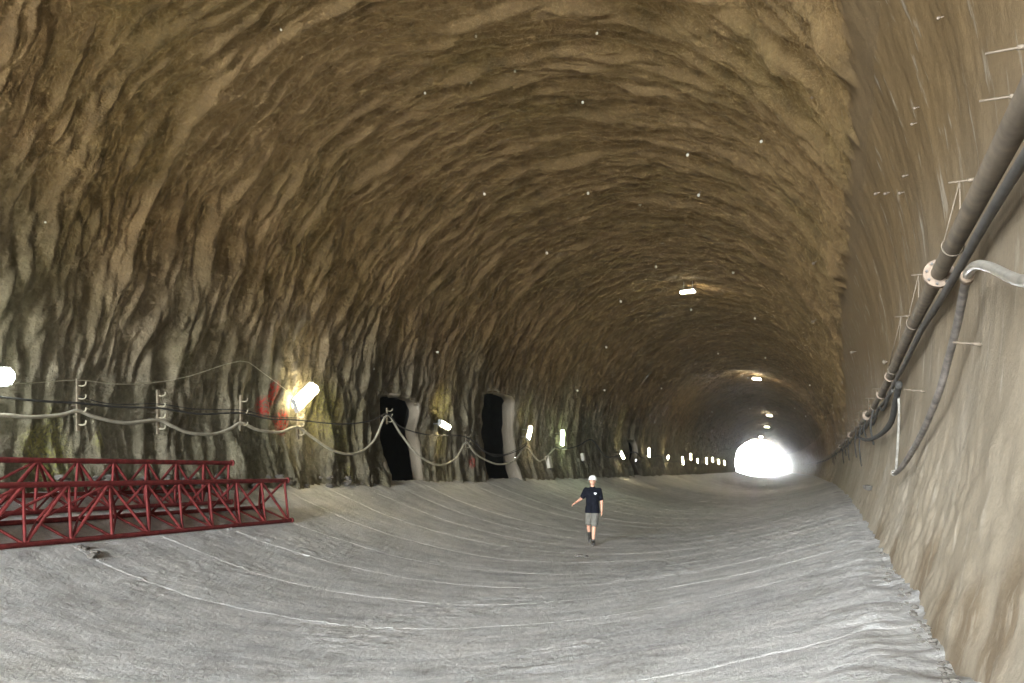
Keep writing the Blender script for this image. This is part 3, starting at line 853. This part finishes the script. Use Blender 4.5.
# ------------------------------------------------------------------ rock bolts with pale caps in the vault
BOLTS = [(476, 37), (597, 33), (816, 140), (807, 101), (588, 192), (700, 192), (758, 145), (927, 22), (909, 110), (906, 126), (897, 178), (893, 195), (881, 195), (872, 195), (471, 83), (515, 71), (425, 93), (484, 193),
         (656, 267), (733, 273), (756, 316), (814, 263), (814, 321), (853, 352), (802, 343), (718, 353), (766, 356), (810, 385), (840, 394), (691, 308), (604, 345), (437, 352), (375, 369), (576, 390), (661, 388), (712, 412),
         (806, 416), (817, 423), (806, 430), (818, 438), (750, 409), (795, 408), (710, 416), (50, 224), (282, 32), (604, 390), (583, 100), (640, 205), (690, 150), (548, 255), (620, 300)]
cap_me = None
for k, (px, py) in enumerate(BOLTS):
    s, x, z = hit(px, py)
    ph = math.degrees(math.atan2(z - CZ, x)) % 360
    n = wall_normal(s, ph); b = lining_pt(s, ph, 0.0)
    rt = empty('rock_bolt', b)
    rt.rotation_euler = n.to_track_quat('Z', 'Y').to_euler()
    rt.scale = [min(1.0, max(0.22, s / 30))] * 3
    if cap_me is None:
        bm = bmesh.new(); bm_tube(bm, [(0, 0, -.25), (0, 0, .16)], 0.022, 6); o1 = bm_to('rod', bm, rt, MATS['bolt_rod'])
        bm = bmesh.new(); bm_tube(bm, [(0, 0, .10), (0, 0, .13), (0, 0, .19), (0, 0, .21)], [.03, .055, .05, .02], 8); o2 = bm_to('cap', bm, rt, MATS['bolt_cap'])
        dk = o2.data.copy(); dk.materials.clear(); dk.materials.append(MATS['bolt_rod']); cap_me = (o1.data, o2.data, dk)
    else:
        new_obj('rod', cap_me[0], rt); new_obj('cap', cap_me[2] if x > 5.6 else cap_me[1], rt)
    near = x > 5.6
    tag(rt, ('small brown rock bolt stub ' if near else 'small rock bolt with a pale cap ') + ('sticking out of the smooth right wall' if near else ('in the rough left wall' if x < -5.5 else 'in the vault overhead')), 'rock bolt',
        'rock bolts ' + ('of the right wall' if near else ('of the left wall' if x < -5.5 else 'of the vault')))

# ------------------------------------------------------------------ stones
def stone_mesh(seed):
    r = random.Random(seed); bm = bmesh.new(); bmesh.ops.create_icosphere(bm, subdivisions=2, radius=1.0)
    for v in bm.verts:
        v.co *= 0.6 + 0.7 * r.random()
        v.co.z *= 0.7
    me = bpy.data.meshes.new('stone'); bm.to_mesh(me); bm.free(); me.materials.append(MATS['stone']); shade(me, False)
    return me
SM = [stone_mesh(i) for i in range(5)]
def stone(px, py, r, label, group):
    s, x, z = hit(px, py)
    o = new_obj('stone', rnd.choice(SM)); o.location = W(s, x, max(z, float(floor_z(x))) + r * .15)
    o.scale = (r * (0.8 + .5 * rnd.random()), r, r * .8); o.rotation_euler = (0, 0, rnd.random() * 6)
    tag(o, label, 'stone', group)
for px, py, r in ((85, 549, .07), (95, 553, .06), (92, 557, .09), (80, 547, .05), (101, 560, .04)):
    stone(px, py, r, 'dark crumb of concrete on the floor in front of the red girders', 'crumbs in front of the girders')
stone(579, 556, .07, 'dark stone on the floor just in front of the walking person', None)
stone(586, 557, .045, 'smaller dark stone to the right of the one before the person', None)
stone(868, 488, .09, 'dark lump at the foot of the right wall far down the tunnel', None)
for k in range(40):
    t = rnd.random() ** 0.8
    px = 880 + 75 * t + rnd.uniform(-9, 5); py = 552 + 135 * t + rnd.uniform(-5, 5)
    stone(px, py, rnd.uniform(.008, .022), 'loose stone in the broken joint at the foot of the right wall', 'rubble at the foot of the right wall')
for k in range(46):
    px = rnd.uniform(60, 395); py = 484 + rnd.uniform(-7, 3)
    stone(px, py, rnd.uniform(.04, .13), 'grey lump of rebound concrete at the foot of the rough left wall', 'lumps along the foot of the left wall')

# ------------------------------------------------------------------ walking person
def remeshed(name, parts, voxel, mat, parent, smooth_it=6, hem=None):
    bm = bmesh.new()
    for p in parts:
        if p[0] == 'c':      # tapered capsule
            a, b, r0, r1 = Vector(p[1]), Vector(p[2]), p[3], p[4]
            d = b - a; L = max(d.length, 1e-4); ax = d / L
            pts = []; rr = []
            for k in range(5): 
                t = math.pi / 2 * (1 - k / 4); pts.append(a - ax * r0 * math.sin(t)); rr.append(max(r0 * math.cos(t), 1e-3))
            for k in range(5):
                t = math.pi / 2 * k / 4; pts.append(b + ax * r1 * math.sin(t)); rr.append(max(r1 * math.cos(t), 1e-3))
            bm_tube(bm, pts, rr, 14)
        else:                # ellipsoid: centre, radii, optional rotation
            m = Matrix.Translation(Vector(p[1]))
            if len(p) > 3: m = m @ p[3].to_4x4()
            bmesh.ops.create_uvsphere(bm, u_segments=20, v_segments=14, radius=1.0, matrix=m @ Matrix.Diagonal((*p[2], 1)))
    bmesh.ops.recalc_face_normals(bm, faces=bm.faces)
    me = bpy.data.meshes.new(name); bm.to_mesh(me); bm.free()
    o = bpy.data.objects.new(name, me); COL.objects.link(o)
    md = o.modifiers.new('r', 'REMESH'); md.mode = 'VOXEL'; md.voxel_size = voxel; md.use_smooth_shade = True
    sm = o.modifiers.new('s', 'SMOOTH'); sm.iterations = smooth_it; sm.factor = 0.5
    dg = bpy.context.evaluated_depsgraph_get(); dg.update()
    me2 = bpy.data.meshes.new_from_object(o.evaluated_get(dg))
    bpy.data.objects.remove(o, do_unlink=True)
    if hem is not None:
        bm = bmesh.new(); bm.from_mesh(me2)
        bmesh.ops.bisect_plane(bm, geom=bm.verts[:] + bm.edges[:] + bm.faces[:], plane_co=(0, 0, hem), plane_no=(0, 0, 1), clear_inner=True)
        bm.to_mesh(me2); bm.free()
    shade(me2)
    return new_obj(name, me2, parent, mat)

ps, pxx, pzz = hit(592, 545)
P0 = W(ps, pxx, pzz + 0.02)
person = empty('person', P0, (0, 0, math.radians(14)))
# joints (he faces -y, his right hand is towards -x)
hip_r, hip_l = (-.095, .0, .92), (.095, .0, .92)
kn_r, an_r = (-.10, .10, .53), (-.085, .30, .20)          # trailing leg, heel lifting
kn_l, an_l = (.055, -.10, .50), (.03, -.06, .085)         # leading leg carrying the weight
sh_r, sh_l = (-.178, .01, 1.415), (.178, .01, 1.415)
el_r, wr_r = (-.30, .02, 1.17), (-.445, -.14, 1.07)
el_l, wr_l = (.245, .04, 1.13), (.25, -.05, .88)
body = [('c', (-.06, 0, .95), (.06, 0, .95), .112, .112), ('c', (-.03, 0, .98), (-.03, .0, 1.2), .105, .105), ('c', (.03, 0, .98), (.03, .0, 1.2), .105, .105), ('c', (-.08, 0, 1.32), (.08, 0, 1.32), .105, .105),
        ('c', (-.16, .01, 1.405), (.16, .01, 1.405), .062, .062), ('c', (0, .01, 1.38), (0, -.005, 1.56), .062, .055),
        ('e', (0, -.015, 1.645), (.074, .094, .112)), ('e', (0, -.035, 1.595), (.058, .072, .06)), ('c', (0, -.108, 1.645), (0, -.122, 1.615), .010, .015),
        ('e', (-.076, .0, 1.632), (.012, .022, .032)), ('e', (.076, .0, 1.632), (.012, .022, .032)), ('e', (0, -.098, 1.567), (.022, .018, .014)),
        ('c', hip_r, kn_r, .088, .058), ('c', kn_r, an_r, .057, .037), ('c', hip_l, kn_l, .088, .058), ('c', kn_l, an_l, .057, .037),
        ('e', (kn_r[0], kn_r[1] + .09, kn_r[2] - .12), (.05, .05, .10)), ('e', (kn_l[0] - .01, kn_l[1] + .045, kn_l[2] - .13), (.05, .048, .10)),
        ('c', sh_r, el_r, .055, .042), ('c', el_r, wr_r, .041, .027), ('c', sh_l, el_l, .055, .042), ('c', el_l, wr_l, .041, .027)]
def hand(wr, dirv, palm_n, thumb):
    d = Vector(dirv).normalized(); n = Vector(palm_n); n = (n - d * n.dot(d)).normalized(); s = d.cross(n)
    s = s if s.dot(Vector(thumb)) > 0 else -s
    w = Vector(wr); out = []
    pc = w + d * .055
    out += [('c', w + d * .02 + s * .018, w + d * .085 + s * .026, .020, .017), ('c', w + d * .02 - s * .014, w + d * .08 - s * .026, .020, .016), ('c', w + d * .02, w + d * .088, .02, .018)]
    for k, (o, l) in enumerate(((.030, .070), (.010, .078), (-.010, .072), (-.030, .056))):
        a = w + d * .088 + s * o; b = a + d * l * .5 + n * l * .12; c = b + d * l * .38 + n * l * .32
        out += [('c', a, b, .0095, .0088), ('c', b, c, .0088, .0075)]
    t0 = w + d * .03 + s * .03; t1 = t0 + d * .035 + s * .03 + n * .01; t2 = t1 + d * .03 + s * .008 + n * .015
    out += [('c', t0, t1, .013, .011), ('c', t1, t2, .011, .009)]
    return out
body += hand(wr_r, (-.55, -.55, -.35), (.3, -.3, -.8), (.2, -.7, .6))
body += hand(wr_l, (.02, -.20, -.97), (-1, 0, 0), (0, -1, 0))
bo = remeshed('body', body, 0.0065, MATS['skin'], person, 4)
# face
for e in (-1, 1):
    bm = bmesh.new(); bmesh.ops.create_uvsphere(bm, u_segments=10, v_segments=8, radius=1, matrix=Matrix.Translation((e * .03, -.099, 1.648)) @ Matrix.Diagonal((.013, .008, .007, 1)))
    bm_to('eye', bm, bo, MATS['eye_dark'])
    bm = bmesh.new(); bm_tube(bm, catmull([(e * .014, -.109, 1.664), (e * .032, -.104, 1.668), (e * .05, -.09, 1.662)], 3), .004, 6); bm_to('eyebrow', bm, bo, MATS['dark_hair'])
bm = bmesh.new(); bm_tube(bm, catmull([(-.024, -.103, 1.585), (0, -.113, 1.583), (.024, -.103, 1.585)], 3), .005, 6); bm_to('mouth', bm, bo, MATS['lip'])
hr = remeshed('hair', [('e', (0, .02, 1.665), (.079, .085, .085)), ('e', (0, .045, 1.63), (.068, .06, .06))], 0.008, MATS['dark_hair'], person, 2)
shirt = [('c', (-.055, 0, .78), (-.05, 0, .95), .15, .14), ('c', (.055, 0, .78), (.05, 0, .95), .15, .14), ('c', (-.045, 0, .95), (-.05, 0, 1.25), .13, .128), ('c', (.045, 0, .95), (.05, 0, 1.25), .13, .128), ('c', (-.085, 0, 1.31), (.085, 0, 1.31), .128, .128),
         ('c', (-.16, .01, 1.41), (.16, .01, 1.41), .066, .066), ('c', sh_r, (-.258, .017, 1.235), .068, .070), ('c', sh_l, (.222, .03, 1.20), .068, .070), ('c', (0, .01, 1.40), (0, .008, 1.475), .085, .07)]
so = remeshed('t_shirt', shirt, 0.010, MATS['navy_cloth'], person, 5, hem=.815); so['label'] = 'dark navy short sleeved t-shirt'
bm = bmesh.new()
for (w, h, zc) in ((.075, .022, 1.335), (.05, .02, 1.317), (.026, .018, 1.302)):
    bm_box(bm, (.080, -.131, zc), (w, .008, h), None, .004)
bm_to('chest_print', bm, so, MATS['white_print'], auto=40)['label'] = 'small white chest print'
def mid(a, b, t): return tuple(np.array(a) * (1 - t) + np.array(b) * t)
shorts = [('c', (-.06, 0, .94), (.06, 0, .94), .125, .125), ('c', (-.085, 0, .90), mid(hip_r, kn_r, .92), .108, .092), ('c', (.085, 0, .90), mid(hip_l, kn_l, .92), .108, .092)]
so2 = remeshed('shorts', shorts, 0.010, MATS['grey_cloth'], person, 4); so2['label'] = 'grey knee length work shorts'
for an, pitch_d, dz in ((an_r, 42, 0), (an_l, 0, 0)):
    R = Matrix.Rotation(math.radians(pitch_d), 3, 'X')
    def q(v): return Vector(an) + R @ Vector(v)
    bt = remeshed('boot', [('c', q((0, .015, .10)), q((0, .0, -.02)), .052, .054), ('c', q((0, .02, -.035)), q((0, -.13, -.045)), .047, .038), ('c', q((-.012, -.06, -.05)), q((.012, -.15, -.052)), .04, .033)], 0.009, MATS['boot'], person, 3)
    bm = bmesh.new()
    V = [(.04 * math.cos(t) * (1 if math.sin(t) < 0 else .9), -.055 + .135 * math.sin(t)) for t in np.linspace(0, 2 * math.pi, 18, endpoint=False)]
    lo = [bm.verts.new(q((x, y, -.092))) for x, y in V]; hi = [bm.verts.new(q((x, y, -.065))) for x, y in V]
    bm.faces.new(lo); bm.faces.new(hi)
    for k in range(18): bm.faces.new((lo[k], lo[(k + 1) % 18], hi[(k + 1) % 18], hi[k]))
    bm_to('sole', bm, bt, MATS['sole'], auto=40)
cp = remeshed('cap', [('e', (0, .0, 1.72), (.10, .115, .085)), ('e', (0, .0, 1.70), (.102, .118, .045))], 0.008, MATS['white_cap'], person, 3); cp['label'] = 'white safety cap'
bm = bmesh.new()
rows = []
for r_, zz in ((.085, 1.705), (.15, 1.693), (.16, 1.690)):
    rows.append([(r_ * 1.02 * math.sin(t) * .82, -r_ * 1.12 * math.cos(t), zz - .02 * abs(math.sin(t)) ** 2) for t in np.linspace(-1.25, 1.25, 13)])
for dz in (0, .009):
    vs = [[bm.verts.new((x, y, z + dz)) for x, y, z in r_] for r_ in rows]
    for a, b in zip(vs, vs[1:]):
        for k in range(12): bm.faces.new((a[k], a[k + 1], b[k + 1], b[k]))
    if dz == 0: low = vs
for k in range(12): bm.faces.new((low[-1][k], low[-1][k + 1], vs[-1][k + 1], vs[-1][k]))
bm_to('brim', bm, cp, MATS['white_cap'])
tag(person, 'person in white cap, navy t-shirt and grey shorts walking toward the camera', 'person')
